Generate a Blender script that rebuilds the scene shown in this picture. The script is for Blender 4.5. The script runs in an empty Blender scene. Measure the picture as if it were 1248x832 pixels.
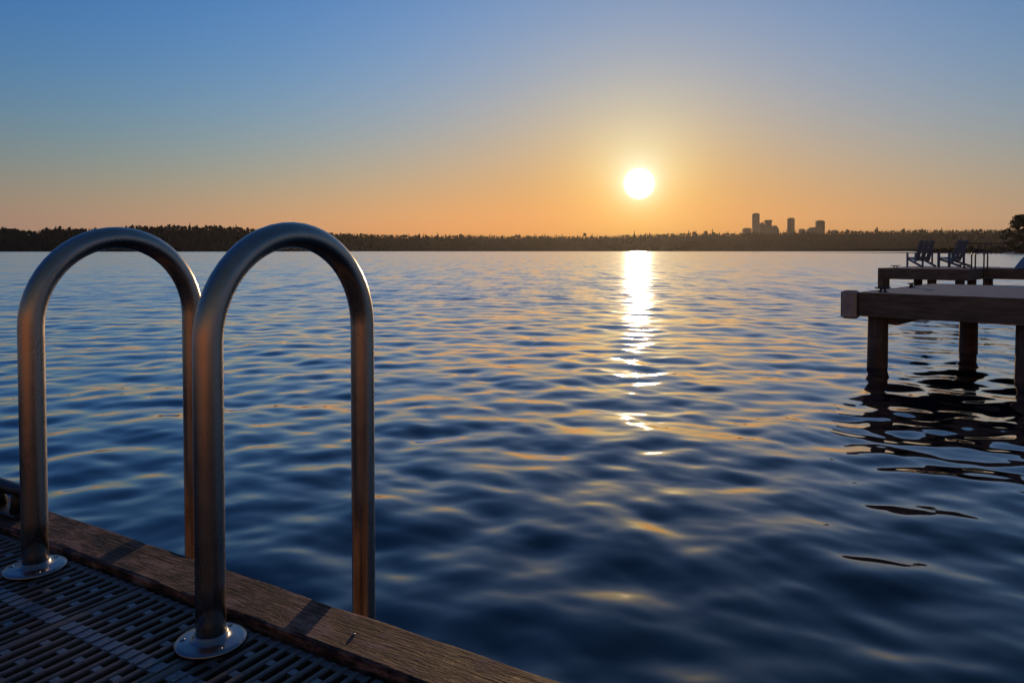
import bpy, math, random
import numpy as np

random.seed(7)
RNG = np.random.default_rng(11)
S = bpy.context.scene
COL = S.collection
R = math.radians

# ------------------------------------------------------------------ basics
CAM_Z = 1.87          # lens above the lake
DECK_Z = 1.20         # deck tops above the lake
SUN_AZ, SUN_EL = R(9.74), R(5.08)
SUN_DIR = (math.sin(SUN_AZ) * math.cos(SUN_EL), math.cos(SUN_AZ) * math.cos(SUN_EL), math.sin(SUN_EL))


def tag(o, label=None, cat=None, group=None, kind=None):
    if label: o['label'] = label
    if cat: o['category'] = cat
    if group: o['group'] = group
    if kind: o['kind'] = kind
    return o


def empty(name, loc, rz=0.0, label=None, cat=None, group=None):
    o = bpy.data.objects.new(name, None)
    COL.objects.link(o)
    o.location = loc
    o.rotation_euler = (0, 0, rz)
    o.empty_display_size = 0.2
    return tag(o, label, cat, group)


class MB:
    """collects geometry and links it as ONE mesh object"""
    def __init__(self):
        self.v, self.f, self.sm = [], [], []

    def add(self, verts, faces, smooth=False):
        o = len(self.v)
        self.v.extend([tuple(map(float, p)) for p in verts])
        for f in faces:
            self.f.append([o + i for i in f])
            self.sm.append(smooth)
        return self

    def box(self, x0, x1, y0, y1, z0, z1, bev=0.0):
        if bev <= 0:
            v = [(x, y, z) for z in (z0, z1) for y in (y0, y1) for x in (x0, x1)]
            return self.add(v, [(0, 2, 3, 1), (4, 5, 7, 6), (0, 1, 5, 4), (2, 6, 7, 3), (0, 4, 6, 2), (1, 3, 7, 5)])
        b = min(bev, (x1 - x0) * .45, (y1 - y0) * .45, (z1 - z0) * .45)
        # chamfered box: octagon rings
        def ring(i, z):
            X0, X1, Y0, Y1 = x0 + i, x1 - i, y0 + i, y1 - i
            c = b
            return [(X0 + c, Y0, z), (X1 - c, Y0, z), (X1, Y0 + c, z), (X1, Y1 - c, z), (X1 - c, Y1, z), (X0 + c, Y1, z), (X0, Y1 - c, z), (X0, Y0 + c, z)]
        rings = [ring(b * .9, z0), ring(0, z0 + b), ring(0, z1 - b), ring(b * .9, z1)]
        v = [p for r_ in rings for p in r_]
        f = [list(range(7, -1, -1)), [24 + i for i in range(8)]]
        for k in range(3):
            for i in range(8):
                j = (i + 1) % 8
                f.append((k * 8 + i, k * 8 + j, k * 8 + 8 + j, k * 8 + 8 + i))
        return self.add(v, f)

    def prism(self, prof, axis, t0, t1):
        """profile (u,w) polygon extruded along local axis 'x' or 'y'"""
        n = len(prof)
        if axis == 'y':
            v = [(u, t0, w) for u, w in prof] + [(u, t1, w) for u, w in prof]
        else:
            v = [(t0, u, w) for u, w in prof] + [(t1, u, w) for u, w in prof]
        f = [list(range(n)), list(range(2 * n - 1, n - 1, -1))]
        for i in range(n):
            j = (i + 1) % n
            f.append((i, i + n, j + n, j))
        return self.add(v, f)

    def tube(self, path, rad, n=16, cap=True, smooth=True):
        P = [np.array(p, float) for p in path]
        rads = rad if isinstance(rad, (list, tuple)) else [rad] * len(P)
        rings = []
        up = None
        for i, p in enumerate(P):
            a = P[max(i - 1, 0)]; b = P[min(i + 1, len(P) - 1)]
            t = b - a; t /= np.linalg.norm(t) + 1e-12
            if up is None:
                ref = np.array((1., 0, 0)) if abs(t[0]) < .9 else np.array((0, 1., 0))
                up = ref - t * ref.dot(t)
            else:
                up = up - t * up.dot(t)
            up /= np.linalg.norm(up)
            s = np.cross(t, up)
            rings.append([p + rads[i] * (math.cos(2 * math.pi * k / n) * up + math.sin(2 * math.pi * k / n) * s) for k in range(n)])
        v = [q for r_ in rings for q in r_]
        f = []
        for i in range(len(P) - 1):
            for k in range(n):
                j = (k + 1) % n
                f.append((i * n + k, i * n + j, i * n + n + j, i * n + n + k))
        self.add(v, f, smooth)
        if cap:
            o = len(self.v) - len(v)
            self.f.append([o + k for k in range(n - 1, -1, -1)]); self.sm.append(False)
            self.f.append([o + (len(P) - 1) * n + k for k in range(n)]); self.sm.append(False)
        return self

    def lathe(self, prof, cx, cy, n=32, smooth=True):
        """prof = [(radius, z)...] from bottom to top"""
        v = [(cx + r * math.cos(2 * math.pi * k / n), cy + r * math.sin(2 * math.pi * k / n), z) for r, z in prof for k in range(n)]
        f = []
        for i in range(len(prof) - 1):
            for k in range(n):
                j = (k + 1) % n
                f.append((i * n + k, i * n + j, i * n + n + j, i * n + n + k))
        self.add(v, f, smooth)
        o = len(self.v) - len(v)
        self.f.append([o + k for k in range(n - 1, -1, -1)]); self.sm.append(False)
        self.f.append([o + (len(prof) - 1) * n + k for k in range(n)]); self.sm.append(False)
        return self

    def mesh(self, name):
        me = bpy.data.meshes.new(name)
        me.from_pydata(self.v, [], self.f)
        me.polygons.foreach_set('use_smooth', self.sm)
        me.update()
        return me

    def build(self, name, mat, parent=None):
        me = self.mesh(name)
        me.materials.append(mat)
        o = bpy.data.objects.new(name, me)
        COL.objects.link(o)
        if parent: o.parent = parent
        return o


def copy_tree(o, parent=None):
    c = o.copy(); COL.objects.link(c)
    if parent: c.parent = parent
    for ch in list(o.children): copy_tree(ch, c)
    return c


# ------------------------------------------------------------------ materials
def new_mat(name):
    m = bpy.data.materials.new(name); m.use_nodes = True
    nt = m.node_tree
    return m, nt, nt.nodes['Principled BSDF']


def nd(nt, t, **kw):
    n = nt.nodes.new(t)
    for k, v in kw.items(): setattr(n, k, v)
    return n


def ramp(nt, fac, stops):
    r = nd(nt, 'ShaderNodeValToRGB')
    e = r.color_ramp.elements
    e[0].position, e[0].color = stops[0][0], (*stops[0][1], 1)
    e[1].position, e[1].color = stops[-1][0], (*stops[-1][1], 1)
    for p, c in stops[1:-1]:
        x = e.new(p); x.color = (*c, 1)
    nt.links.new(fac, r.inputs[0])
    return r.outputs[0]


def noise(nt, scale=(1, 1, 1), detail=4, rough=.6, coord='Object', sc=1.0):
    tc = nd(nt, 'ShaderNodeTexCoord'); mp = nd(nt, 'ShaderNodeMapping')
    mp.inputs['Scale'].default_value = scale
    n = nd(nt, 'ShaderNodeTexNoise')
    n.inputs['Scale'].default_value = sc; n.inputs['Detail'].default_value = detail; n.inputs['Roughness'].default_value = rough
    nt.links.new(tc.outputs[coord], mp.inputs[0]); nt.links.new(mp.outputs[0], n.inputs['Vector'])
    return n.outputs['Fac']


def math_n(nt, op, a, b=None, clamp=False):
    m = nd(nt, 'ShaderNodeMath', operation=op); m.use_clamp = clamp
    for i, x in enumerate((a, b)):
        if x is None: continue
        if isinstance(x, (int, float)): m.inputs[i].default_value = x
        else: nt.links.new(x, m.inputs[i])
    return m.outputs[0]


def bump(nt, b, h, strength, dist):
    bp = nd(nt, 'ShaderNodeBump'); bp.inputs['Strength'].default_value = strength; bp.inputs['Distance'].default_value = dist
    nt.links.new(h, bp.inputs['Height']); nt.links.new(bp.outputs[0], b.inputs['Normal'])


def wood_mat(name, dark, mid, light, grain=(2.0, 55, 55), rough=.75, bstr=.5, blotch=(3, 9, 9)):
    m, nt, b = new_mat(name)
    g = noise(nt, grain, 6, .65)
    w = noise(nt, blotch, 5, .6)
    f = math_n(nt, 'ADD', math_n(nt, 'MULTIPLY', g, .55), math_n(nt, 'MULTIPLY', w, .45))
    c = ramp(nt, f, [(.34, dark), (.5, mid), (.64, light)])
    nt.links.new(c, b.inputs['Base Color'])
    b.inputs['Roughness'].default_value = rough
    bump(nt, b, f, bstr, .004)
    return m


def plain_mat(name, col, rough=.6, metal=0.0, var=.25, vs=8.0, rvar=.15, bstr=0.0):
    m, nt, b = new_mat(name)
    n = noise(nt, (1, 1, 1), 5, .6, sc=vs)
    lo = tuple(c * (1 - var) for c in col); hi = tuple(min(1, c * (1 + var)) for c in col)
    nt.links.new(ramp(nt, n, [(.3, lo), (.7, hi)]), b.inputs['Base Color'])
    rr = math_n(nt, 'ADD', math_n(nt, 'MULTIPLY', n, rvar * 2), rough - rvar)
    nt.links.new(rr, b.inputs['Roughness'])
    b.inputs['Metallic'].default_value = metal
    if bstr: bump(nt, b, n, bstr, .003)
    return m


M = {}
def weathered_kerb():
    m, nt, b = new_mat('kerb_wood')
    tc = nd(nt, 'ShaderNodeTexCoord')
    warp = nd(nt, 'ShaderNodeTexNoise'); warp.inputs['Scale'].default_value = 5; warp.inputs['Detail'].default_value = 3
    nt.links.new(tc.outputs['Object'], warp.inputs['Vector'])
    wv = nd(nt, 'ShaderNodeVectorMath', operation='MULTIPLY_ADD'); wv.inputs[1].default_value = (.0, .014, .01)
    nt.links.new(warp.outputs['Color'], wv.inputs[0]); nt.links.new(tc.outputs['Object'], wv.inputs[2])
    def nz(scale, det, rough=.65):
        mp = nd(nt, 'ShaderNodeMapping'); mp.inputs['Scale'].default_value = scale
        nt.links.new(wv.outputs[0], mp.inputs[0])
        n = nd(nt, 'ShaderNodeTexNoise'); n.inputs['Scale'].default_value = 1; n.inputs['Detail'].default_value = det; n.inputs['Roughness'].default_value = rough
        nt.links.new(mp.outputs[0], n.inputs['Vector']); return n.outputs['Fac']
    grain = nz((16, 190, 120), 6); blot = nz((13, 26, 26), 6, .7); big = nz((2.2, 9, 9), 3)
    crack = nz((3.2, 120, 60), 2, .5)
    cr = nd(nt, 'ShaderNodeMapRange'); cr.inputs['From Min'].default_value = .33; cr.inputs['From Max'].default_value = .39
    nt.links.new(crack, cr.inputs['Value'])
    def stretch(x, lo, hi):
        m_ = nd(nt, 'ShaderNodeMapRange'); m_.inputs['From Min'].default_value = lo; m_.inputs['From Max'].default_value = hi
        nt.links.new(x, m_.inputs['Value']); return m_.outputs[0]
    grain = stretch(grain, .3, .7); blot = stretch(blot, .33, .67); big = stretch(big, .33, .67)
    f = math_n(nt, 'ADD', math_n(nt, 'ADD', math_n(nt, 'MULTIPLY', grain, .36), math_n(nt, 'MULTIPLY', blot, .46)), math_n(nt, 'MULTIPLY', big, .18))
    f = math_n(nt, 'MULTIPLY', f, math_n(nt, 'ADD', math_n(nt, 'MULTIPLY', cr.outputs[0], .28), .72))
    nt.links.new(ramp(nt, f, [(.26, (.011, .006, .005)), (.42, (.046, .023, .016)), (.54, (.14, .075, .053)), (.74, (.32, .205, .16))]), b.inputs['Base Color'])
    nt.links.new(math_n(nt, 'ADD', math_n(nt, 'MULTIPLY', blot, .25), .62), b.inputs['Roughness'])
    b.inputs['Specular IOR Level'].default_value = .25
    bump(nt, b, f, 1.0, .0045)
    return m


M['kerb_wood'] = weathered_kerb()
M['pier_wood'] = wood_mat('pier_wood', (.075, .05, .03), (.155, .105, .068), (.24, .17, .115), (1.5, 30, 30), .8, .6)
M['pile_wood'] = wood_mat('pile_wood', (.055, .031, .018), (.11, .065, .038), (.17, .105, .066), (25, 25, 1.5), .8, .6)
def world_dirt(name, col, rough, dirt):
    m, nt, b = new_mat(name)
    geo = nd(nt, 'ShaderNodeNewGeometry')
    def nz(sc, det):
        n = nd(nt, 'ShaderNodeTexNoise'); n.inputs['Scale'].default_value = sc; n.inputs['Detail'].default_value = det
        n.inputs['Roughness'].default_value = .65
        nt.links.new(geo.outputs['Position'], n.inputs['Vector']); return n.outputs['Fac']
    a = nz(7, 5); c = nz(90, 4)
    f = math_n(nt, 'ADD', math_n(nt, 'MULTIPLY', a, .6), math_n(nt, 'MULTIPLY', c, .4))
    nt.links.new(ramp(nt, f, [(.36, dirt), (.5, col), (.66, tuple(min(1, x * 1.5) for x in col))]), b.inputs['Base Color'])
    nt.links.new(math_n(nt, 'ADD', math_n(nt, 'MULTIPLY', f, .5), rough - .25), b.inputs['Roughness'])
    bump(nt, b, c, .25, .002)
    return m


M['grate'] = world_dirt('grate_plastic', (.085, .062, .050), .5, (.035, .026, .022))
M['grate_sky_tint'] = world_dirt('grate_sky_tint', (.105, .13, .165), .42, (.05, .055, .062))  # same plastic as the bars, with blue sky sheen painted into its colour
M['pier_deck'] = plain_mat('pier_deck_grating', (.165, .168, .178), .65, 0, .35, 5, .1, .1)
M['bumper'] = plain_mat('bumper_vinyl', (.46, .34, .27), .55, 0, .15, 9)
M['cleat'] = plain_mat('cleat_iron', (.035, .03, .028), .45, .6, .3, 40)
M['black_metal'] = plain_mat('dark_metal', (.05, .045, .045), .4, .8, .2, 20)
M['chair'] = plain_mat('navy_poly_lumber', (.15, .158, .185), .5, 0, .15, 12)
M['hull'] = plain_mat('blue_hull', (.16, .27, .42), .45, 0, .12, 3)
M['white_hull'] = plain_mat('white_hull', (.75, .74, .72), .4, 0, .06, 3)
M['dark_glass'] = plain_mat('dark_glass', (.03, .035, .04), .15, 0, .1, 3)
M['canopy'] = plain_mat('canopy_roof', (.02, .018, .018), .7, 0, .2, 1)
M['concrete'] = plain_mat('tower_concrete', (.09, .078, .07), .7, 0, .15, .05)
M['tower_glass'] = plain_mat('tower_glass', (.04, .042, .05), .35, 0, .15, .08)
M['bark'] = plain_mat('bark', (.07, .05, .04), .9, 0, .3, 2)
M['leaf'] = plain_mat('leaf', (.055, .06, .03), .7, 0, .5, .6)
M['needle'] = plain_mat('needle', (.012, .013, .008), .9, 0, .3, .08)
M['forest'] = plain_mat('forest', (.012, .013, .008), .9, 0, .3, .03)
M['land'] = plain_mat('land', (.014, .014, .009), .95, 0, .4, .02)


for k_ in ('forest', 'needle', 'leaf', 'land', 'bark'):
    M[k_].node_tree.nodes['Principled BSDF'].inputs['Specular IOR Level'].default_value = 0.0


def steel():
    m, nt, b = new_mat('satin_steel')
    st = noise(nt, (160, 160, 3), 4, .6)
    sm = noise(nt, (9, 9, 9), 5, .65)
    nt.links.new(ramp(nt, sm, [(.3, (.35, .295, .245)), (.7, (.47, .405, .345))]), b.inputs['Base Color'])
    b.inputs['Metallic'].default_value = 1
    r = math_n(nt, 'ADD', math_n(nt, 'MULTIPLY', st, .07), math_n(nt, 'ADD', math_n(nt, 'MULTIPLY', sm, .20), .15))
    nt.links.new(r, b.inputs['Roughness'])
    bump(nt, b, st, .05, .0006)
    return m


M['steel'] = steel()
M['flange'] = plain_mat('flange_steel', (.27, .27, .275), .32, 1, .15, 25, .1, .05)


# ------------------------------------------------------------------ water
def water_mat():
    m, nt, b = new_mat('lake_water')
    body = nd(nt, 'ShaderNodeBsdfDiffuse'); body.inputs['Color'].default_value = (.002, .007, .014, 1)
    gl = nd(nt, 'ShaderNodeBsdfGlossy'); gl.inputs['Color'].default_value = (.94, .93, .95, 1)
    fr = nd(nt, 'ShaderNodeFresnel'); fr.inputs['IOR'].default_value = 1.52
    mixs = nd(nt, 'ShaderNodeMixShader')
    st_ = nd(nt, 'ShaderNodeMapRange'); st_.interpolation_type = 'SMOOTHSTEP'
    st_.inputs['From Min'].default_value = .10; st_.inputs['From Max'].default_value = .34
    nt.links.new(fr.outputs[0], st_.inputs['Value'])
    gain = math_n(nt, 'ADD', math_n(nt, 'MULTIPLY', st_.outputs[0], .58), 1.0)
    nt.links.new(math_n(nt, 'MINIMUM', math_n(nt, 'MULTIPLY', fr.outputs[0], gain), .97), mixs.inputs[0]); nt.links.new(body.outputs[0], mixs.inputs[1]); nt.links.new(gl.outputs[0], mixs.inputs[2])
    nt.links.new(mixs.outputs[0], nt.nodes['Material Output'].inputs['Surface']); nt.nodes.remove(b)
    geo = nd(nt, 'ShaderNodeNewGeometry')
    ln = nd(nt, 'ShaderNodeVectorMath', operation='LENGTH'); nt.links.new(geo.outputs['Position'], ln.inputs[0])
    dist = ln.outputs['Value']
    far = nd(nt, 'ShaderNodeMapRange'); far.interpolation_type = 'SMOOTHSTEP'
    far.inputs['From Min'].default_value = 3; far.inputs['From Max'].default_value = 36
    nt.links.new(dist, far.inputs['Value'])
    ff = far.outputs[0]

    def slopes(sx, sy, detail, ang):
        mp = nd(nt, 'ShaderNodeMapping'); mp.inputs['Scale'].default_value = (sx, sy, 1); mp.inputs['Rotation'].default_value = (0, 0, R(ang))
        nt.links.new(geo.outputs['Position'], mp.inputs[0])
        t = nd(nt, 'ShaderNodeTexNoise'); t.inputs['Scale'].default_value = 1; t.inputs['Detail'].default_value = detail
        nt.links.new(mp.outputs[0], t.inputs['Vector'])
        s = nd(nt, 'ShaderNodeVectorMath', operation='SUBTRACT'); s.inputs[1].default_value = (.5, .5, .5)
        nt.links.new(t.outputs['Color'], s.inputs[0])
        return s.outputs[0]

    def scale(v, k):
        s = nd(nt, 'ShaderNodeVectorMath', operation='SCALE'); nt.links.new(v, s.inputs[0])
        if isinstance(k, (int, float)): s.inputs['Scale'].default_value = k
        else: nt.links.new(k, s.inputs['Scale'])
        return s.outputs[0]

    def addv(a, c):
        s = nd(nt, 'ShaderNodeVectorMath', operation='ADD'); nt.links.new(a, s.inputs[0]); nt.links.new(c, s.inputs[1])
        return s.outputs[0]
    fine = slopes(7, 12, 2, 8)          # small ripples
    mid = slopes(.8, 2.2, 3, -5)        # wavelets
    gust = noise(nt, (.012, .05, 1), 3, .6, 'Object')
    gk = math_n(nt, 'ADD', math_n(nt, 'MULTIPLY', gust, 1.2), .4)
    pat = nd(nt, 'ShaderNodeMapRange'); pat.inputs['From Min'].default_value = .36; pat.inputs['From Max'].default_value = .64
    pat.inputs['To Min'].default_value = .15; pat.inputs['To Max'].default_value = 1.9
    nt.links.new(noise(nt, (.75, .11, 1), 5, .7, 'Object'), pat.inputs['Value'])
    gk = math_n(nt, 'MULTIPLY', gk, pat.outputs[0])
    v = addv(scale(fine, math_n(nt, 'ADD', math_n(nt, 'MULTIPLY', ff, .11), .005)),
             scale(mid, math_n(nt, 'MULTIPLY', math_n(nt, 'MULTIPLY', ff, .18), gk)))
    # far out only the wave faces turned this way stay visible between the crests
    sx = nd(nt, 'ShaderNodeSeparateXYZ'); nt.links.new(v, sx.inputs[0])
    fl = nd(nt, 'ShaderNodeCombineXYZ')
    nt.links.new(math_n(nt, 'MULTIPLY', sx.outputs[0], .85), fl.inputs[0])
    face = math_n(nt, 'MULTIPLY', math_n(nt, 'ABSOLUTE', sx.outputs[1]), -1.25)
    mx = nd(nt, 'ShaderNodeMix'); nt.links.new(ff, mx.inputs[0]); nt.links.new(sx.outputs[1], mx.inputs[2]); nt.links.new(face, mx.inputs[3])
    nt.links.new(mx.outputs[0], fl.inputs[1])
    bias = nd(nt, 'ShaderNodeCombineXYZ')
    nt.links.new(math_n(nt, 'MULTIPLY', ff, math_n(nt, 'MULTIPLY', pat.outputs[0], -.034)), bias.inputs[1])
    nrm = nd(nt, 'ShaderNodeVectorMath', operation='NORMALIZE')
    nt.links.new(addv(addv(geo.outputs['Normal'], fl.outputs[0]), bias.outputs[0]), nrm.inputs[0])
    for x in (body, gl, fr): nt.links.new(nrm.outputs[0], x.inputs['Normal'])
    rr = math_n(nt, 'ADD', math_n(nt, 'MULTIPLY', ff, .11), .025)
    nt.links.new(rr, gl.inputs['Roughness'])
    return m


def wave_height(x, y, spacing):
    """sum of travelling ripples; components too short for the grid are faded out"""
    rng = np.random.default_rng(5)
    h = np.zeros_like(x)
    n = 120
    for i in range(n):
        lam = .16 * (7.0 / .16) ** ((i + rng.random()) / n)
        k = 2 * math.pi / lam
        ang = rng.normal(R(-97), R(44))
        # slope carried by each octave
        if lam < .26: s = .004
        elif lam < .5: s = .0095
        elif lam < 1.2: s = .0165
        elif lam < 2.5: s = .0075
        else: s = .003
        amp = s / k * rng.uniform(.6, 1.4)
        ph = rng.uniform(0, 2 * math.pi)
        w = np.clip((lam / spacing - 3.0) / 3.0, 0, 1)
        th = k * (x * math.cos(ang) + y * math.sin(ang)) + ph
        h += w * amp * (np.sin(th) + .18 * np.cos(2 * th))
    return h


def make_water():
    r = [1.2]
    while r[-1] < 160: r.append(r[-1] + max(.012, .0052 * r[-1]))
    while r[-1] < 9000: r.append(r[-1] * 1.03)
    r = np.array([.25, .6, .9] + r)
    az = np.concatenate([np.linspace(-180, -52, 45)[:-1], np.linspace(-52, 52, 360), np.linspace(52, 180, 45)[1:-1]])
    az = np.radians(az)
    nr, na = len(r), len(az)
    RR, AA = np.meshgrid(r, az, indexing='ij')
    X = RR * np.sin(AA); Y = RR * np.cos(AA)
    dr = np.gradient(r)
    sp = np.repeat(np.maximum(dr, .006 * r)[:, None], na, 1)
    outside = np.abs(AA) > R(52.5)
    sp = np.where(outside, np.maximum(sp, .05 * RR), sp)
    Z = wave_height(X, Y, sp)
    Z *= np.clip(1 - (RR - 100) / 60, 0, 1)
    co = np.stack([X, Y, Z], -1).reshape(-1, 3)
    i = np.arange(nr - 1)[:, None]; j = np.arange(na)[None, :]
    j2 = (j + 1) % na
    q = np.stack([i * na + j, (i + 1) * na + j, (i + 1) * na + j2, i * na + j2], -1)
    q = np.broadcast_to(q, (nr - 1, na, 4)).reshape(-1, 4)[:, ::-1]
    co = np.vstack([co, [[0, 0, 0]]])
    tri = np.stack([np.full(na, len(co) - 1), np.arange(na), (np.arange(na) + 1) % na], -1)[:, ::-1]
    me = bpy.data.meshes.new('water')
    me.vertices.add(len(co)); me.vertices.foreach_set('co', co.ravel())
    nl = q.size + tri.size
    me.loops.add(nl); me.loops.foreach_set('vertex_index', np.concatenate([q.ravel(), tri.ravel()]).astype(np.int32))
    npoly = len(q) + len(tri)
    me.polygons.add(npoly)
    st = np.concatenate([np.arange(len(q)) * 4, q.size + np.arange(len(tri)) * 3]).astype(np.int32)
    me.polygons.foreach_set('loop_start', st)
    me.polygons.foreach_set('use_smooth', np.ones(npoly, bool))
    me.update(calc_edges=True); me.validate()
    me.materials.append(water_mat())
    o = bpy.data.objects.new('water', me); COL.objects.link(o)
    tag(o, 'rippled dark blue lake water reflecting the sunset', 'water', kind='structure')
    return o


make_water()

# ------------------------------------------------------------------ the near dock
DX, DY, DROT = -.516, 1.248, R(-30.8)
dock = empty('dock', (DX, DY, DECK_Z), DROT, 'near dock deck of dark slotted grating with a weathered brown timber edge', 'dock')
# frame: x along the edge, y out over the water; the first rail flange stands at the origin
KERB_IN, KERB_OUT = .074, .188
PX0, PX1 = -2.75, 3.3


def grate_panel():
    """one slotted plastic panel 0.305 wide (y, downwards from 0) and 0.61 long (x)"""
    mb = MB(); sky_tinted = MB()  # second set: slot bridges and band squares wearing the painted sky blue
    pitch, bw, T = .0265, .0126, .030
    W, L = .310, .6095
    def bar(x0, x1, y0, y1, top=0.0, rnd=.0020):
        prof = [(x0, -T), (x1, -T), (x1, top - rnd), (x1 - rnd, top - .0004), ((x0 + x1) / 2, top), (x0 + rnd, top - .0004), (x0, top - rnd)]
        mb.prism(prof[::-1], 'y', y0, y1)
    wide = .021
    for half in range(2):
        x0 = half * L / 2; x1 = x0 + L / 2 - .0006 * half
        bar(x0 + .0008, x0 + wide, -W, 0)
        inner0 = x0 + wide; inner1 = x1
        n = round((inner1 - inner0) / pitch)
        p = (inner1 - inner0) / n
        for k in range(n):
            s0 = inner0 + k * p; s1 = s0 + p - bw          # the slot
            if k < n - 1: bar(s1, s1 + bw, -W, 0)
            elif half == 1: bar(s1, s1 + bw * .7, -W, 0)
            else: bar(s1, s1 + bw, -W, 0)
            for seg in range(2):
                yb = -seg * .155
                spans = [(yb - .0, yb - .014), (yb - .141, yb - .155)]
                c = .052 if (k + half) % 2 else .103
                spans.append((yb - c + .007, yb - c - .007))
                for (ya, yb2) in spans:
                    border = (seg == 0 and ya > yb - .001) or (seg == 1 and yb2 < yb - .13)
                    (mb if border else sky_tinted).box(s0, s1, yb2, ya, -T + .003, -.0012 - (.001 if border else 0))
                    if (seg == 0 and yb2 < yb - .13) or (seg == 1 and ya > yb - .001): sky_tinted.box(s1 + .002, s1 + bw - .002, yb2, ya, -.003, .0006)
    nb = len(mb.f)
    mb.add(sky_tinted.v, sky_tinted.f)
    return mb, nb


pm, nb_ = grate_panel()
panel_mesh = pm.mesh('deck_panel')
panel_mesh.materials.append(M['grate']); panel_mesh.materials.append(M['grate_sky_tint'])
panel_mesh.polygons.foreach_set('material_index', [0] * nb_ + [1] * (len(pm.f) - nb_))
for row in range(7):
    for c in range(10):
        o = bpy.data.objects.new('deck_panel', panel_mesh); COL.objects.link(o)
        o.parent = dock
        o.location = (PX0 + .01 + c * .6105 - .0005, .062 - row * .3125, 0)

kb = MB()
# timber edge beam with slightly worn arrises, cut into many stations so its edges wander
def worn_beam(x0, x1, y0, y1, z0, z1, step=.02, wob=.0022, bev=.006, seed=3):
    rng = np.random.default_rng(seed)
    n = int((x1 - x0) / step)
    xs = np.linspace(x0, x1, n + 1)
    def wander(a):
        w = rng.normal(0, 1, n + 1)
        k = np.exp(-np.linspace(-2, 2, 9) ** 2); k /= k.sum()
        return np.convolve(w, k, 'same') * a
    prof0 = [(y0, z0), (y1, z0), (y1, z1 - bev), (y1 - bev * .35, z1 - bev * .3), (y1 - bev, z1), (y0 + bev, z1), (y0 + bev * .35, z1 - bev * .3), (y0, z1 - bev)]
    V = []
    W = [(wander(wob), wander(wob * .7)) for _ in prof0]
    for i, x in enumerate(xs):
        for j, (y, z) in enumerate(prof0):
            V.append((x, y + (W[j][0][i] if j > 1 else 0), z + (W[j][1][i] if j > 1 else 0)))
    m = len(prof0); F = []
    for i in range(n):
        for j in range(m):
            k = (j + 1) % m
            F.append((i * m + j, (i + 1) * m + j, (i + 1) * m + k, i * m + k))
    F.append(list(range(m - 1, -1, -1))[::-1]); F.append([n * m + j for j in range(m)][::-1])
    return V, F


V, F = worn_beam(PX0, PX1, KERB_IN, KERB_OUT, -.235, .012)
kb.add(V, F)
edge = kb.build('edge_beam', M['kerb_wood'], dock)
for x, y in ((.21, .125), (1.35, .10), (1.38, .17), (-.9, .13), (-1.65, .11)):
    sc = MB()
    sc.lathe([(.0035, .0125), (.0035, .0142), (.002, .0148)], x, y, 10)
    sc.build('screw_head', M['flange'], dock)
jb = MB()
for y in (.0, -.31, -.62, -.93, -1.24, -1.55, -1.86, -2.1):
    jb.box(PX0 + .05, PX1 - .05, y - .02, y + .02, -.235, -.0245)
jb.build('joists', M['pier_wood'], dock)
fb = MB()
fb.box(PX0, PX1, .148, .184, -.56, -.237)
fb.build('fascia', M['pier_wood'], dock)
fb = MB()  # end and rear fascias: unseen, added to shut light out below the grating
fb.box(PX0 - .045, PX0 - .002, -2.13, .184, -.56, .010, .004)
fb.build('fascia', M['pier_wood'], dock)
fb = MB()
fb.box(PX1 + .002, PX1 + .045, -2.13, .184, -.56, .010, .004)
fb.build('fascia', M['pier_wood'], dock)
fb = MB()
fb.box(PX0 - .045, PX1 + .045, -2.175, -2.132, -.56, .010, .004)
fb.build('fascia', M['pier_wood'], dock)
for x in (-2.4, .3, 2.9):
    for y in (-.15, -1.85):
        MB().tube([(x, y, -2.4), (x, y, -.245)], .14, 18).build('pile', M['pile_wood'], dock)

# ------------------------------------------------------------------ pool ladder on the near dock
def hoop_path(span, spring, rad, bottom, n=26):
    p = [(0, 0, z) for z in np.linspace(0.004, spring, 6)]
    for k in range(1, n):
        t = math.pi * k / n
        p.append((0, rad - rad * math.cos(t), spring + rad * math.sin(t)))
    p += [(0, span, z) for z in np.linspace(spring, bottom, 10)]
    return p


def make_ladder(name, loc, rot, sep, span, pr, label, mat, fl_mat, nseg=40, steps=True):
    root = empty(name, loc, rot, label, 'ladder')
    rad = span / 2
    for k, x in enumerate((0.0, -sep)):
        rl = MB()
        path = [(x + px, py, pz) for px, py, pz in hoop_path(span, .70 - rad, rad, -1.75)]
        rl.tube(path, pr, nseg)
        ro = rl.build('handrail', mat, root)
        f = MB()
        f.lathe([(.0585, .0), (.0588, .004), (.0575, .0062), (.050, .0075), (.036, .0085), (pr + .0045, .010), (pr + .0030, .017), (pr + .001, .0185)], x, 0, 48)
        for a in (R(100), R(220), R(340)):
            f.lathe([(.0042, .0074), (.0042, .0088), (.0030, .0094)], x + .0465 * math.cos(a), .0465 * math.sin(a), 10)
        f.build('flange', fl_mat, ro)
    for i, z in enumerate((-.33, -.62, -.91, -1.20)):
        st = MB(); st.box(min(0, -sep) + pr, max(0, -sep) - pr, span - .045, span + .045, z - .014, z + .014, .006)
        st.build('ladder_step', fl_mat, root)
    return root


ladder = make_ladder('swim_ladder', (DX, DY, DECK_Z), DROT, .570, .382, .0247,
                     'stainless steel swim ladder with two tall hooped handrails on the near dock', M['steel'], M['flange'])

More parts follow.
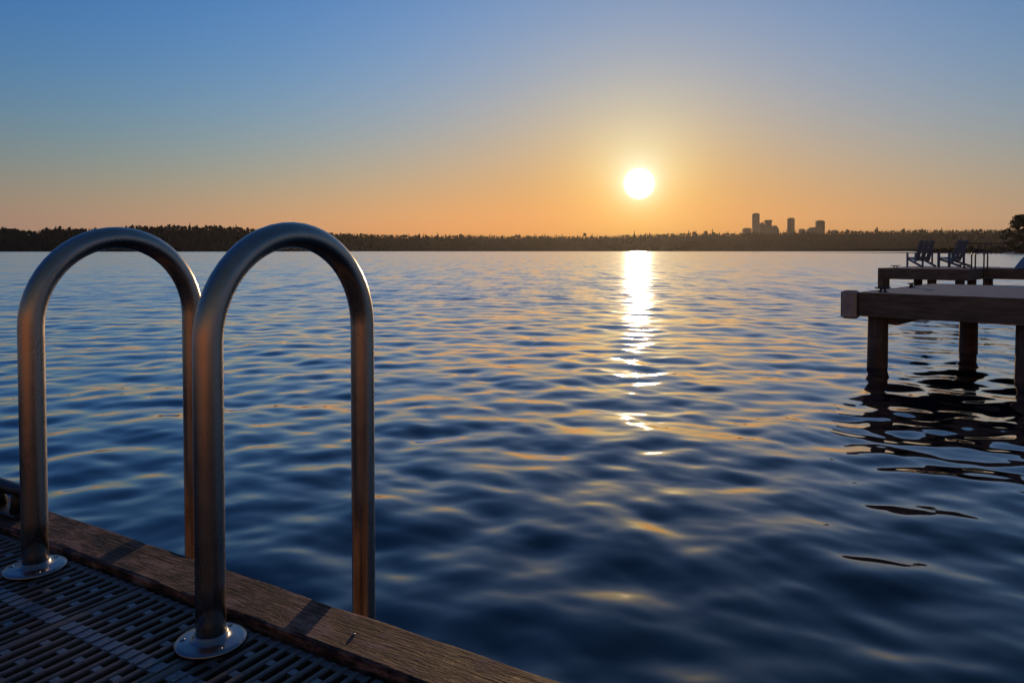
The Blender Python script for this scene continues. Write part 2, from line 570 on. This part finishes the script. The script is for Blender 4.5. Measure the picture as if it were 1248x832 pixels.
# ------------------------------------------------------------------ dock cleats
def make_cleat(name, loc, rot, label, s=1.0, group=None):
    root = empty(name, loc, rot, label, 'dock cleat', group)
    b = MB()
    b.box(-.085 * s, .085 * s, -.028 * s, .028 * s, 0, .012 * s, .004 * s)
    b.build('base', M['cleat'], root)
    h = MB()
    pts = []; rr = []
    for t in np.linspace(-1, 1, 15):
        pts.append((t * .165 * s, 0, (.062 + .012 * t * t) * s)); rr.append((.0165 - .0065 * abs(t) ** 1.6) * s)
    h.tube(pts, rr, 14)
    h.build('horn', M['cleat'], root)
    for x in (-.05, .05):
        l = MB(); l.tube([(x * s, 0, .010 * s), (x * .92 * s, 0, .035 * s), (x * .9 * s, 0, .060 * s)], [.021 * s, .015 * s, .015 * s], 12)
        l.build('leg', M['cleat'], root)
    return root


def loc_on(ox, oy, rot, a, b, z):
    return (ox + a * math.cos(rot) - b * math.sin(rot), oy + a * math.sin(rot) + b * math.cos(rot), z)


make_cleat('dock_cleat', loc_on(DX, DY, DROT, -.955, .128, DECK_Z + .012), DROT, 'dark iron dock cleat on the timber edge behind the left handrail', 1.0)

# ------------------------------------------------------------------ the middle pier (right)
PX, PY, PROT = 5.56, 11.80, R(-43.5)
pier = empty('pier', (PX, PY, DECK_Z), PROT, 'nearer of the two dark timber piers, grey top and a pale bumper on its corner', 'pier')
d = MB(); d.box(.022, 9.0, .05, 4.30, -.05, 0.0)
d.build('deck_surface', M['pier_deck'], pier)
V, F = worn_beam(0.0, 9.0, -.022, .048, -.375, .004, .05, .003, .008, 8)
MB().add(V, F).build('fascia', M['pier_wood'], pier)
f = MB(); f.box(-.03, .02, .05, 4.30, -.375, .004, .006); f.build('fascia', M['pier_wood'], pier)
f = MB(); f.box(-.03, 9.0, 4.302, 4.36, -.30, .004, .006); f.build('fascia', M['pier_wood'], pier)
j = MB()
for y in (.9, 1.7, 2.5, 3.3): j.box(.03, 9.0, y - .05, y + .05, -.30, -.052)
for x in (.35, 2.21, 4.4, 7.0): j.box(x - .1, x + .1, .42, 4.28, -.52, -.302)
j.build('beams', M['pier_wood'], pier)
for x, y in ((.22, .20), (2.21, .22), (4.4, .22), (7.0, .22), (.86, 3.2), (3.6, 3.25), (6.6, 3.25)):
    p = MB()
    p.tube([(x + random.uniform(-.02, .02), y, -2.6), (x, y, -1.0), (x, y, -.376 if y < 1 else -.53)], [.160, .152, .148], 20)
    p.build('pile', M['pile_wood'], pier)
bmp = MB(); bmp.box(-.262, -.034, -.075, .16, -.425, .03, .035)
for k in range(3):
    bmp.box(-.232 + k * .062, -.190 + k * .062, -.083, -.060, -.40, .012, .008)
    bmp.box(-.273, -.250, -.055 + k * .066, -.013 + k * .066, -.40, .012, .008)
bmp.build('corner_bumper', M['bumper'], pier)
make_cleat('dock_cleat', loc_on(PX, PY, PROT, .22, .42, DECK_Z), R(20), 'dark cleat with upswept horns near the pale bumper on the nearer pier', 1.0)
make_cleat('dock_cleat', loc_on(PX, PY, PROT, .12, 2.35, DECK_Z), R(46), 'small dark cleat halfway along the end edge of the nearer pier', 1.1)

# ------------------------------------------------------------------ the far pier
QX, QY, QROT = 13.98, 28.13, R(-43)
fp = empty('pier', (QX, QY, DECK_Z), QROT, 'farther dark timber pier carrying the blue chairs and a ladder', 'pier')
HEAD = 2.95
d = MB(); d.box(.05, HEAD - .05, .05, 5.6, -.05, 0); d.build('deck_surface', M['pier_deck'], fp)
d = MB(); d.box(HEAD + .002, 16, 2.65, 4.6, -.05, 0); d.build('walkway', M['pier_deck'], fp)
for x0, x1, y0, y1 in ((0, HEAD, 0, .048), (0, .048, .05, 5.6), (HEAD - .048, HEAD, .05, 2.60), (HEAD + .002, 16, 2.602, 2.648), (HEAD + .002, 16, 4.602, 4.65), (0, HEAD, 5.602, 5.65)):
    f = MB(); f.box(x0, x1, y0, y1, -.40, .005, .006); f.build('fascia', M['pier_wood'], fp)
j = MB()
for y in (1.2, 2.4, 3.6, 4.8): j.box(.06, HEAD - .06, y - .06, y + .06, -.36, -.052)
j.build('beams', M['pier_wood'], fp)
for x, y in ((.18, .17), (.95, 1.6), (1.75, .25), (2.65, .25), (.2, 4.6), (2.6, 2.4), (2.7, 4.9), (6.0, 3.0), (9.5, 3.0), (13, 3.0), (6.0, 4.3), (9.5, 4.3)):
    p = MB(); p.tube([(x, y, -2.5), (x, y, -.402)], .155, 14); p.build('pile', M['pile_wood'], fp)
f = MB(); f.box(-.03, .15, -.025, .15, -.75, .012, .01); f.build('corner_post', M['pier_wood'], fp)
make_cleat('dock_cleat', loc_on(QX, QY, QROT, .25, 1.2, DECK_Z), R(5), 'tiny dark cleat at the left corner of the farther pier', 1.25)
lad2 = make_ladder('swim_ladder', loc_on(QX, QY, QROT, HEAD - .14, 1.85, DECK_Z), QROT - math.pi / 2, -.62, .39, .026,
                   'dark hooped swim ladder on the farther pier beside the blue chairs', M['black_metal'], M['black_metal'], 14)


# blue garden chairs
def make_chair(loc, rot, label):
    root = empty('garden_chair', loc, rot, label, 'chair', 'blue chairs on the farther pier')
    def board(p0, p1, wid0, wid1, th, yc):
        """flat board from p0 to p1 in the x-z plane"""
        (x0, z0), (x1, z1) = p0, p1
        dx, dz = x1 - x0, z1 - z0; L = math.hypot(dx, dz); nx, nz = -dz / L * th, dx / L * th
        v = []
        for (x, z), w in (((x0, z0), wid0), ((x1, z1), wid1)):
            for s in (0, 1):
                for y in (-w / 2, w / 2): v.append((x + s * nx, yc + y, z + s * nz))
        return v, [(0, 1, 3, 2), (4, 6, 7, 5), (0, 4, 5, 1), (2, 3, 7, 6), (0, 2, 6, 4), (1, 5, 7, 3)]
    bk = MB()
    for y in (-.215, 0, .215):
        bk.add(*board((.16, .26), (.50, 1.06), .165, .178, .024, y))
    bk.build('backrest', M['chair'], root)
    for t in (.12, .72):
        rl = MB()
        x = .16 + .34 * t + .003; z = .26 + .80 * t
        rl.add(*board((x + .002, z), (x + .035, z + .075), .60, .60, .022, 0))
        rl.build('back_rail', M['chair'], root)
    st = MB()
    for i in range(5):
        t0 = i / 5; t1 = t0 + .185
        st.add(*board((-.36 + .55 * t0, .39 - .13 * t0), (-.36 + .55 * t1, .39 - .13 * t1), .56, .56, .022, 0))
    st.build('seat', M['chair'], root)
    for s in (-1, 1):
        a = MB(); a.box(-.42, .34, s * .34 - .065, s * .34 + .065, .575, .60, .006); a.build('arm', M['chair'], root)
        l = MB(); l.box(-.38, -.27, s * .315 - .013, s * .315 + .013, 0, .573); l.build('leg', M['chair'], root)
        l = MB(); l.box(.22, .31, s * .337 - .013, s * .337 + .013, .16, .573); l.build('arm_post', M['chair'], root)
        l = MB(); l.add(*board((-.34, .30), (.58, .02), .026, .026, .085, s * .288)); l.build('leg', M['chair'], root)
    return root


make_chair(loc_on(QX, QY, QROT, .80, 2.40, DECK_Z), R(-88), 'dark blue slatted garden chair nearest the tip of the farther pier')
make_chair(loc_on(QX, QY, QROT, 1.72, 3.30, DECK_Z), R(-66), 'dark blue slatted garden chair beside the low round table, further from the pier tip')

tb = empty('side_table', loc_on(QX, QY, QROT, 2.35, 2.35, DECK_Z), 0, 'low dark round side table behind the second blue chair', 'side table')
t = MB(); t.lathe([(.17, .12), (.178, .128), (.178, .145), (.172, .15)], 0, 0, 24); t.build('tabletop', M['black_metal'], tb)
t = MB(); t.lathe([(.09, 0), (.085, .015), (.03, .03), (.03, .119)], 0, 0, 16); t.build('pedestal', M['black_metal'], tb)

# upturned dinghy at the frame's right edge
dg = empty('dinghy', loc_on(QX, QY, QROT, 5.3, 3.55, DECK_Z), QROT, 'pale blue upturned dinghy lying on the walkway of the farther pier', 'dinghy')
hb = MB()
nsec, nrib = 18, 13
V = []
for i in range(nsec):
    t = i / (nsec - 1)
    wd = .60 * (1 - max(0, t - .35) ** 2 * 2.2) + .01
    ht = .50 * (1 - .25 * max(0, t - .5))
    for k in range(nrib):
        a = math.pi * k / (nrib - 1)
        zz = abs(math.sin(a)) ** .6
        V.append((-1.45 + 2.9 * t + .30 * zz * (1 - t), wd * math.cos(a) * (1 - .12 * zz), .012 + ht * zz))
F = []
for i in range(nsec - 1):
    for k in range(nrib - 1):
        F.append((i * nrib + k, i * nrib + k + 1, (i + 1) * nrib + k + 1, (i + 1) * nrib + k))
F.append([(nsec - 1) * nrib + k for k in range(nrib)]); F.append(list(range(nrib))[::-1])
hb.add(V, F, True)
hb.build('hull', M['hull'], dg)
kl = MB(); kl.box(-1.0, 1.30, -.02, .02, .44, .535, .008); kl.build('keel', M['white_hull'], dg)

# ------------------------------------------------------------------ shore on the right, half a kilometre off
def px_pos(px, Y, z=0.0):
    return ((px - 624) / 900 * Y, Y, z)


ls = MB()
rng = np.random.default_rng(3)
xs = np.linspace(296, 640, 60)
V = []
for x in xs:
    t = (x - 296) / 344
    jag = rng.normal(0, 3)
    yy = 520 - 25 * min(1, t * 4) + jag
    V += [(x, yy, -.3), (x, yy + 4, .5), (x, yy + 25, 1.6 + 2 * t), (x, yy + 260, 3.0 + 2 * t)]
F = []
for i in range(len(xs) - 1):
    for k in range(3): F.append((i * 4 + k, i * 4 + 4 + k, i * 4 + 5 + k, i * 4 + 1 + k))
ls.add(V, F, True)
tag(ls.build('shore', M['land']), kind='structure')


def leaf_tree(name, loc, h, rad, label, group=None, nclump=60, per=46, seed=1, leaf=.7, trunk_h=.2, cat='tree'):
    rg = np.random.default_rng(seed)
    root = empty(name, loc, 0, label, cat, group)
    tr = MB()
    tr.tube([(0, 0, -.5), (rad * .02, 0, h * .25), (0, rad * .03, h * .55), (rad * .05, 0, h * .85)], [h * .022, h * .017, h * .011, h * .004], 8)
    for k in range(7):
        a = k * 2.4; z = h * (.22 + .08 * k)
        tr.tube([(0, 0, z), (rad * .35 * math.cos(a), rad * .35 * math.sin(a), z + h * .08), (rad * .7 * math.cos(a), rad * .7 * math.sin(a), z + h * .12)], [h * .008, h * .005, h * .002], 6)
    tr.build('trunk', M['bark'], root)
    V = []; F = []
    for c in range(nclump):
        u = rg.random(); a = rg.random() * 6.28
        zc = h * (trunk_h + (1 - trunk_h) * u)
        w = rad * (math.sin(math.pi * min(.97, .12 + .86 * u)) ** .75) * rg.uniform(.8, 1.12)
        rr = w * math.sqrt(rg.uniform(.15, 1))
        cx, cy = rr * math.cos(a), rr * math.sin(a)
        cr = rad * rg.uniform(.13, .28)
        for q in range(per):
            dv = rg.normal(0, 1, 3); dv /= np.linalg.norm(dv)
            p = np.array((cx, cy, zc)) + dv * cr * rg.uniform(.35, 1.0) * np.array((1, 1, .7))
            if p[2] > h: p[2] = h - rg.random() * .4
            if p[2] < 0: p[2] = rg.random()
            n1 = rg.normal(0, 1, 3); n1 /= np.linalg.norm(n1)
            n2 = np.cross(n1, rg.normal(0, 1, 3)); n2 /= np.linalg.norm(n2)
            s = leaf * rg.uniform(.6, 1.4)
            o = len(V)
            V += [tuple(p - n1 * s), tuple(p + n2 * s * .6), tuple(p + n1 * s), tuple(p - n2 * s * .6)]
            F.append((o, o + 1, o + 2, o + 3))
    MB().add(V, F).build('crown', M['leaf'], root)
    return root


leaf_tree('broadleaf_tree', px_pos(1246, 505, .8), 25.5, 11.5, 'big dark tree, smaller one at the waterside by the white boat', None, 90, 60, 2, .62, .06)
leaf_tree('broadleaf_tree', px_pos(1280, 515, .8), 36, 15, 'tallest dark tree on the right shore, cut by the frame', None, 100, 60, 4, .7, .08)
for i, (px, Y, h, w) in enumerate(((1149, 533, 3.2, 4), (1160, 532, 3.6, 5), (1171, 530, 3.8, 5), (1182, 528, 4.8, 4), (1190, 527, 3.4, 5), (1199, 525, 5.0, 3.5), (1207, 522, 3.8, 5), (1214, 520, 5.2, 4.5), (1221, 520, 4.4, 5))):
    leaf_tree('shrub', px_pos(px, Y, .5), h, w, 'low dark shrub on the distant right shoreline', 'shrubs along the right shoreline', 12, 40, 20 + i, .35, .02, 'shrub')


def boat_shelter(pos, wid, dep, h, label):
    root = empty('boat_shelter', pos, R(-8), label, 'boat shelter')
    r_ = MB(); r_.box(-wid / 2, wid / 2, -dep / 2, dep / 2, h - .75, h, .05); r_.build('roof', M['canopy'], root)
    for x in (-wid / 2 + .4, -wid / 6, wid / 6, wid / 2 - .4):
        for y in (-dep / 2 + .4, dep / 2 - .4):
            p = MB(); p.tube([(x, y, -1.5), (x, y, h - .752)], .19, 8); p.build('post', M['canopy'], root)
    f = MB(); f.box(-wid / 2 + .2, wid / 2 - .2, -dep / 2, -dep / 2 + 1.2, .3, .7); f.build('float', M['pier_wood'], root)


boat_shelter(px_pos(1183, 430), 13.0, 8, 6.4, 'open flat roofed boat shelter seen behind the second blue chair')
boat_shelter(px_pos(1214, 460), 9.5, 8, 6.6, 'open flat roofed boat shelter just left of the big dark tree')
for i, (px, Y) in enumerate(((1176, 440), (1187, 450), (1191, 448), (1199, 470), (1203, 462), (1207, 466), (1211, 480), (1216, 470))):
    p = MB(); p.tube([(0, 0, -1.5), (0, 0, 2.2 + (i * 37 % 5) * .35)], [.2, .17], 8)
    o = p.build('mooring_pile', M['pile_wood']); o.location = px_pos(px, Y)
    tag(o, 'thin dark mooring pile in front of the right shoreline', 'mooring pile', 'mooring piles before the right shore')

mb = empty('motorboat', px_pos(1230, 440), R(-4), 'small white motorboat lying at the foot of the dark tree', 'motorboat')
V = []
for x, w in ((-2.9, 1.0), (-1, 1.1), (1, 1.0), (2.3, .55), (3.0, .05)):
    V += [(x, -w * .7, -.1), (x, w * .7, -.1), (x, -w, .75 + .06 * (x + 3)), (x, w, .75 + .06 * (x + 3))]
F = []
for i in range(4):
    o = i * 4
    F += [(o, o + 4, o + 5, o + 1), (o + 1, o + 5, o + 7, o + 3), (o + 3, o + 7, o + 6, o + 2), (o + 2, o + 6, o + 4, o)]
F += [(0, 1, 3, 2), (16, 18, 19, 17)]
MB().add(V, F).build('hull', M['white_hull'], mb)
w = MB(); w.prism([(-.6, .93), (.9, .99), (.35, 1.5), (-.4, 1.5)], 'y', -.7, .7); w.build('windscreen', M['dark_glass'], mb)

# ------------------------------------------------------------------ far shore
# heights (in metres above the lake) of the wooded skyline, by bearing
FAR_Y = 2200.0
prof_px = [-700, -300, -60, 0, 30, 45, 60, 100, 140, 170, 250, 300, 340, 410, 480, 560, 650, 720, 770, 840, 905, 1000, 1050, 1100, 1200, 1300, 1600, 1900]
prof_y = [280, 277, 277, 277, 281, 283, 277.5, 280, 278, 275.5, 276, 278, 281, 284, 287, 287, 287.5, 288, 286.5, 284.5, 284, 283, 281.5, 280.5, 280.5, 279, 279, 281]


def top_h(px, Y):
    return (305.5 - np.interp(px, prof_px, prof_y)) / 900 * Y + CAM_Z


def shore_y(px):
    """distance of the waterline: the left headland is nearer"""
    return float(np.interp(px, [-700, 0, 300, 380, 480, 2000], [1350, 1450, 1600, 1900, 2150, 2200]))


hm = MB()
pxs = np.arange(-700, 1901, 10)
V = []
TREE = 9.0
for px in pxs:
    y0 = shore_y(px)
    V.append(px_pos(px, y0, -1)); V.append(px_pos(px, y0 + 6, 1.5))
    for k in range(1, 7):
        Y = y0 + 55 * k
        g = max(2.0, (top_h(px, Y) - TREE)) * math.sin(math.pi / 2 * k / 6) ** .8
        V.append(px_pos(px, Y, g))
    V.append(px_pos(px, y0 + 1500, max(2.0, top_h(px, y0 + 330) - TREE) * .8))
nk = 9
F = []
for i in range(len(pxs) - 1):
    for k in range(nk - 1): F.append((i * nk + k, i * nk + nk + k, i * nk + nk + 1 + k, i * nk + 1 + k))
hm.add(V, F, True)
tag(hm.build('hills', M['land']), kind='structure')


def tree_geo(rg, conifer, h, rad):
    V = []; F = []
    if conifer:
        n = 7; lay = 5
        for l in range(lay):
            z0 = h * (.10 + .9 * l / lay * .93); z1 = min(h, z0 + h * .42)
            r0 = rad * (1 - l / lay) ** .85 * rg.uniform(.8, 1.15) + .25
            o = len(V)
            ph = rg.random() * 6.28
            for k in range(n):
                rr = r0 * rg.uniform(.6, 1.2)
                V.append((rr * math.cos(6.283 * k / n + ph), rr * math.sin(6.283 * k / n + ph), z0 - rg.random() * h * .05))
            V.append((rg.normal(0, .15), rg.normal(0, .15), z1 if l < lay - 1 else h))
            for k in range(n): F.append((o + k, o + (k + 1) % n, o + n))
    else:
        nb = 5
        for b_ in range(nb):
            cz = h * rg.uniform(.22, .78); a = rg.random() * 6.28; d_ = rad * rg.uniform(0, .6)
            cx, cy = d_ * math.cos(a), d_ * math.sin(a)
            br = rad * rg.uniform(.4, .65)
            if cz + br > h: cz = h - br
            o = len(V); n = 7
            for i, (zz, rr) in enumerate(((-.8, .45), (-.2, 1), (.45, .85), (.85, .4))):
                for k in range(n):
                    q = br * rr * rg.uniform(.75, 1.2)
                    V.append((cx + q * math.cos(6.283 * k / n + i * .4), cy + q * math.sin(6.283 * k / n + i * .4), cz + zz * br * rg.uniform(.85, 1.1)))
            for i in range(3):
                for k in range(n):
                    j = (k + 1) % n
                    F.append((o + i * n + k, o + i * n + j, o + i * n + n + j, o + i * n + n + k))
            F.append([o + 3 * n + k for k in range(n)])
    return V, F


fm = MB()
rg = np.random.default_rng(21)
for k in range(1, 7):
    px = -420.0
    while px < 1650:
        Y = shore_y(px) + 55 * k + rg.uniform(-26, 26)
        u = (Y - shore_y(px)) / 330
        g = max(1.5, (top_h(px, Y) - TREE)) * math.sin(math.pi / 2 * min(1, max(.02, u))) ** .8
        h = float(np.clip(rg.normal(TREE + 2, 2.4), 7, 20)) * (.72 if u < .2 else 1)
        con = rg.random() < (.62 if px > 330 else .45)
        rad = h * (rg.uniform(.16, .24) if con else rg.uniform(.32, .5))
        x, y, z = px_pos(px, Y, g - .6)
        V, F = tree_geo(rg, con, h, rad)
        fm.add([(x + a, y + b_, z + c) for a, b_, c in V], F)
        px += rg.uniform(1.2, 3.0) * (1.4 if -10 > px or px > 1260 else 1)
# fringe right at the water
px = -420.0
while px < 1650:
    Y = shore_y(px) + rg.uniform(6, 14)
    h = rg.uniform(5, 11)
    V, F = tree_geo(rg, False, h, h * .6)
    x, y, z = px_pos(px, Y, -1.6)
    fm.add([(x + a, y + b_, z + c) for a, b_, c in V], F)
    px += rg.uniform(1.5, 4)
tag(fm.build('forest', M['forest']), 'dark continuous wood along the far shore', 'forest', kind='stuff')

# the trees that stand clear of the ridge
for i, (px, extra) in enumerate(((516, 5), (533, 9), (561, 6), (597, 5), (652, 6), (664, 7), (685, 6), (713, 10), (722, 6), (773, 13), (839, 10), (848, 9), (860, 10), (868, 14), (887, 6), (958, 8), (978, 6), (1010, 7), (1068, 11), (1123, 6), (1147, 8), (1185, 6), (207, 6), (232, 7), (262, 6), (288, 8))):
    Y = shore_y(px) + 315
    g = top_h(px, Y) - TREE
    h = TREE + 2.5 + extra
    root = empty('skyline_tree', px_pos(px, Y, g), 0, 'single tall tree standing clear of the far wooded skyline', 'tree', 'trees standing clear of the far ridge')
    t = MB(); t.tube([(0, 0, -1), (0, 0, h * .8)], [.5, .15], 6); t.build('trunk', M['bark'], root)
    rgk = np.random.default_rng(100 + i)
    con = i % 5 != 2 and px not in (713, 1068)
    V, F = tree_geo(rgk, con, h, h * (.17 if con else .36))
    MB().add(V, F).build('crown', M['needle'], root)

# ------------------------------------------------------------------ city towers beyond the ridge
CY = 3200.0
kpx = CY / 900


def tower(name, x0, x1, ytop, label, style='slab', dep=26, glass='tower_glass'):
    w = (x1 - x0) * kpx; h = (305.5 - ytop) * kpx + CAM_Z
    root = empty(name, px_pos((x0 + x1) / 2, CY, 0), R(-6), label, 'building', None)
    b = MB()
    hw, hd = w / 2, dep / 2
    if style == 'slab':
        b.box(-hw, hw, -hd, hd, 20, h - 3, .6)
        cap = MB(); cap.box(-hw * .7, hw * .7, -hd * .7, hd * .7, h - 3.05, h); cap.build('roof', M['concrete'], root)
    elif style == 'crown':
        b.box(-hw * .86, hw * .86, -hd * .86, hd * .86, 20, h - 8, .6)
        cap = MB(); cap.box(-hw, hw, -hd, hd, h - 8.05, h, .6); cap.build('roof', M['concrete'], root)
    elif style == 'dome':
        b.prism([(-hw, 20), (hw, 20), (hw, h * .80), (hw * .75, h * .9), (hw * .3, h * .985), (-hw * .2, h), (-hw, h * .98)], 'y', -hd, hd)
    elif style == 'stair':
        b.prism([(-hw, 20), (hw, 20), (hw, h * .93), (hw * .5, h * .93), (hw * .45, h), (-hw * .1, h), (-hw * .15, h * .9), (-hw * .55, h * .9), (-hw * .6, h * .96), (-hw, h * .96)], 'y', -hd, hd)
    elif style == 'slope':
        b.prism([(-hw, 20), (hw, 20), (hw, h), (-hw * .3, h * .985), (-hw * .62, h * .93), (-hw, h * .80)], 'y', -hd, hd)
    b.build('wall', M['concrete'], root)
    win = MB()
    z = 28
    ww = hw * (.8 if style in ('crown', 'dome', 'slope') else .92)
    topz = h * (.78 if style in ('dome', 'slope', 'stair') else 1) - 10
    yf = -hd * (.86 if style == 'crown' else 1) - .15
    while z < topz:
        win.box(-ww, ww, yf - .05, yf + .12, z, z + 2.0); z += 4
    win.build('window', M[glass], root)


tower('tower', 917, 924.4, 260, 'tallest and slimmest tower in the skyline, at its left')
tower('low_block', 905.2, 914.6, 278, 'low flat block left of the tallest skyline tower')
tower('tower', 924.9, 931.2, 271, 'stepped building right beside the tallest skyline tower', 'stair')
tower('tower', 931.8, 939.8, 268.3, 'tower with an overhanging wider top in the left skyline cluster', 'crown')
tower('tower', 940.2, 948.2, 275, 'round shouldered building closing the left skyline cluster on its right', 'dome')
tower('tower', 960, 967, 265.7, 'lone slim tower standing between the two skyline clusters')
tower('low_block', 974, 980, 279, 'small low block right of the lone slim skyline tower')
tower('tower', 982.6, 994.0, 277, 'broad building with sloping left shoulder in the right skyline cluster', 'slope')
tower('tower', 994.5, 1003.6, 268.8, 'tall blocky tower at the right end of the skyline')
tower('low_block', 1013, 1020, 280.5, 'low flat block furthest right on the skyline', 'slab')

# ------------------------------------------------------------------ haze
hz, hnt, hb_ = new_mat('haze_air')
hnt.nodes.remove(hb_)
pv = nd(hnt, 'ShaderNodeVolumePrincipled')
pv.inputs['Color'].default_value = (.86, .88, .92, 1)
pv.inputs['Density'].default_value = 1.8e-5
pv.inputs['Anisotropy'].default_value = .7
hnt.links.new(pv.outputs[0], hnt.nodes['Material Output'].inputs['Volume'])
MBh = MB(); MBh.box(-4400, 4400, -60, 3900, -4, 185)
tag(MBh.build('haze', hz), 'thin evening haze over the lake', 'haze', kind='stuff')

# ------------------------------------------------------------------ sky
world = bpy.data.worlds.new('World'); S.world = world; world.use_nodes = True
nt = world.node_tree
bg = [n for n in nt.nodes if n.type == 'BACKGROUND'][0]
sky = nd(nt, 'ShaderNodeTexSky', sky_type='NISHITA'); sky.sun_disc = False
sky.sun_elevation = SUN_EL; sky.sun_rotation = SUN_AZ
sky.air_density = 1.0; sky.dust_density = 3.0; sky.ozone_density = 4.0; sky.altitude = 0
# evening colour of the sky dome: the clear-sky model graded by height above the horizon, bearing and distance from the sun
tc = nd(nt, 'ShaderNodeTexCoord')
nrm = nd(nt, 'ShaderNodeVectorMath', operation='NORMALIZE'); nt.links.new(tc.outputs['Generated'], nrm.inputs[0])
sep = nd(nt, 'ShaderNodeSeparateXYZ'); nt.links.new(nrm.outputs[0], sep.inputs[0])
el = math_n(nt, 'MULTIPLY', math_n(nt, 'ARCSINE', math_n(nt, 'MAXIMUM', sep.outputs[2], 0.0)), 180 / math.pi)
dt = nd(nt, 'ShaderNodeVectorMath', operation='DOT_PRODUCT'); dt.inputs[1].default_value = SUN_DIR
nt.links.new(nrm.outputs[0], dt.inputs[0])
gam = math_n(nt, 'MULTIPLY', math_n(nt, 'ARCCOSINE', math_n(nt, 'MINIMUM', dt.outputs['Value'], 1.0)), 180 / math.pi)


def ex(src, k): return math_n(nt, 'EXPONENT', math_n(nt, 'MULTIPLY', src, -1 / k))


feats = [ex(el, 2.5), ex(el, 6), ex(el, 15), ex(gam, 2), ex(gam, 4), ex(gam, 12), ex(gam, 35),
         math_n(nt, 'EXPONENT', math_n(nt, 'ADD', math_n(nt, 'MULTIPLY', el, -1 / 12), math_n(nt, 'MULTIPLY', gam, -1 / 20))),
         sep.outputs[0], ex(el, 25), ex(gam, 60), math_n(nt, 'MULTIPLY', sep.outputs[0], sep.outputs[0]),
         math_n(nt, 'MULTIPLY', sep.outputs[0], ex(el, 12)), math_n(nt, 'EXPONENT', math_n(nt, 'ADD', math_n(nt, 'MULTIPLY', el, -1 / 5), math_n(nt, 'MULTIPLY', gam, -1 / 25)))]
COEF = ((0.7558, 0.4295, 0.6434, -1.3428, 6.4862, -1.0431, 2.4776, -1.6248, 5.2253, -2.71, 0.4009, -3.3739, -5.7331, -0.5424, -0.6834, -0.2959),
        (0.0585, -2.8697, 0.2283, -2.1406, 2.6914, -0.2871, 2.0657, -1.4132, 3.6633, -2.4645, 0.0397, 0.6001, -1.2945, -0.4188, -0.0451, 0.7611),
        (-0.7255, -4.4602, 0.1187, -5.5578, 1.7799, 2.12, -0.2042, -0.2687, 2.1125, -2.2247, -0.2837, 2.1017, 1.2743, -0.1805, 0.589, 1.3421))
sc_ = nd(nt, 'ShaderNodeSeparateColor'); nt.links.new(sky.outputs[0], sc_.inputs[0])
# the disc of the sun with its bloom in the haze
disc = nd(nt, 'ShaderNodeMapRange'); disc.interpolation_type = 'SMOOTHSTEP'
disc.inputs['From Min'].default_value = 1.27; disc.inputs['From Max'].default_value = .75
nt.links.new(gam, disc.inputs['Value'])
halo = ex(math_n(nt, 'MAXIMUM', math_n(nt, 'SUBTRACT', gam, .9), 0.0), .5)
cmb = nd(nt, 'ShaderNodeCombineColor')
for ch, (c, dcol, hcol) in enumerate(zip(COEF, (3.2, 2.9, 2.3), (.32, .32, .28))):
    acc = math_n(nt, 'MULTIPLY', math_n(nt, 'LOGARITHM', math_n(nt, 'MULTIPLY', math_n(nt, 'MAXIMUM', sc_.outputs[ch], 1e-4), .1), math.e), c[0])
    acc = math_n(nt, 'ADD', acc, c[1])
    for f, k in zip(feats, c[2:]): acc = math_n(nt, 'ADD', acc, math_n(nt, 'MULTIPLY', f, k))
    val = math_n(nt, 'EXPONENT', acc)
    val = math_n(nt, 'ADD', val, math_n(nt, 'MULTIPLY', disc.outputs[0], dcol))
    val = math_n(nt, 'ADD', val, math_n(nt, 'MULTIPLY', halo, hcol))
    nt.links.new(math_n(nt, 'MULTIPLY', val, 10.0), cmb.inputs[ch])
nt.links.new(cmb.outputs[0], bg.inputs['Color'])
bg.inputs['Strength'].default_value = 0.1
world.cycles.sampling_method = 'MANUAL'; world.cycles.sample_map_resolution = 1024

sun = bpy.data.lights.new('sun', 'SUN'); sun.energy = 2.0; sun.angle = R(.6); sun.color = (1, .62, .32)
so = bpy.data.objects.new('sun', sun); COL.objects.link(so)
so.rotation_euler = (math.pi / 2 - SUN_EL, 0, math.pi - SUN_AZ)
so.location = (0, 0, 400)

# ------------------------------------------------------------------ camera
cam = bpy.data.cameras.new('camera'); co = bpy.data.objects.new('camera', cam); COL.objects.link(co)
co.location = (0, 0, CAM_Z); co.rotation_euler = (R(90 - 1.6), 0, 0)
cam.lens = 36 * 900 / 1248; cam.shift_y = -85.4 / 1248
cam.clip_start = .05; cam.clip_end = 30000
S.camera = co

S.view_settings.view_transform = 'Standard'; S.view_settings.look = 'None'
S.view_settings.exposure = 0; S.view_settings.gamma = 1
S.cycles.use_denoising = True
S.cycles.max_bounces = 8; S.cycles.glossy_bounces = 4; S.cycles.diffuse_bounces = 3; S.cycles.volume_bounces = 0
S.cycles.sample_clamp_indirect = 6
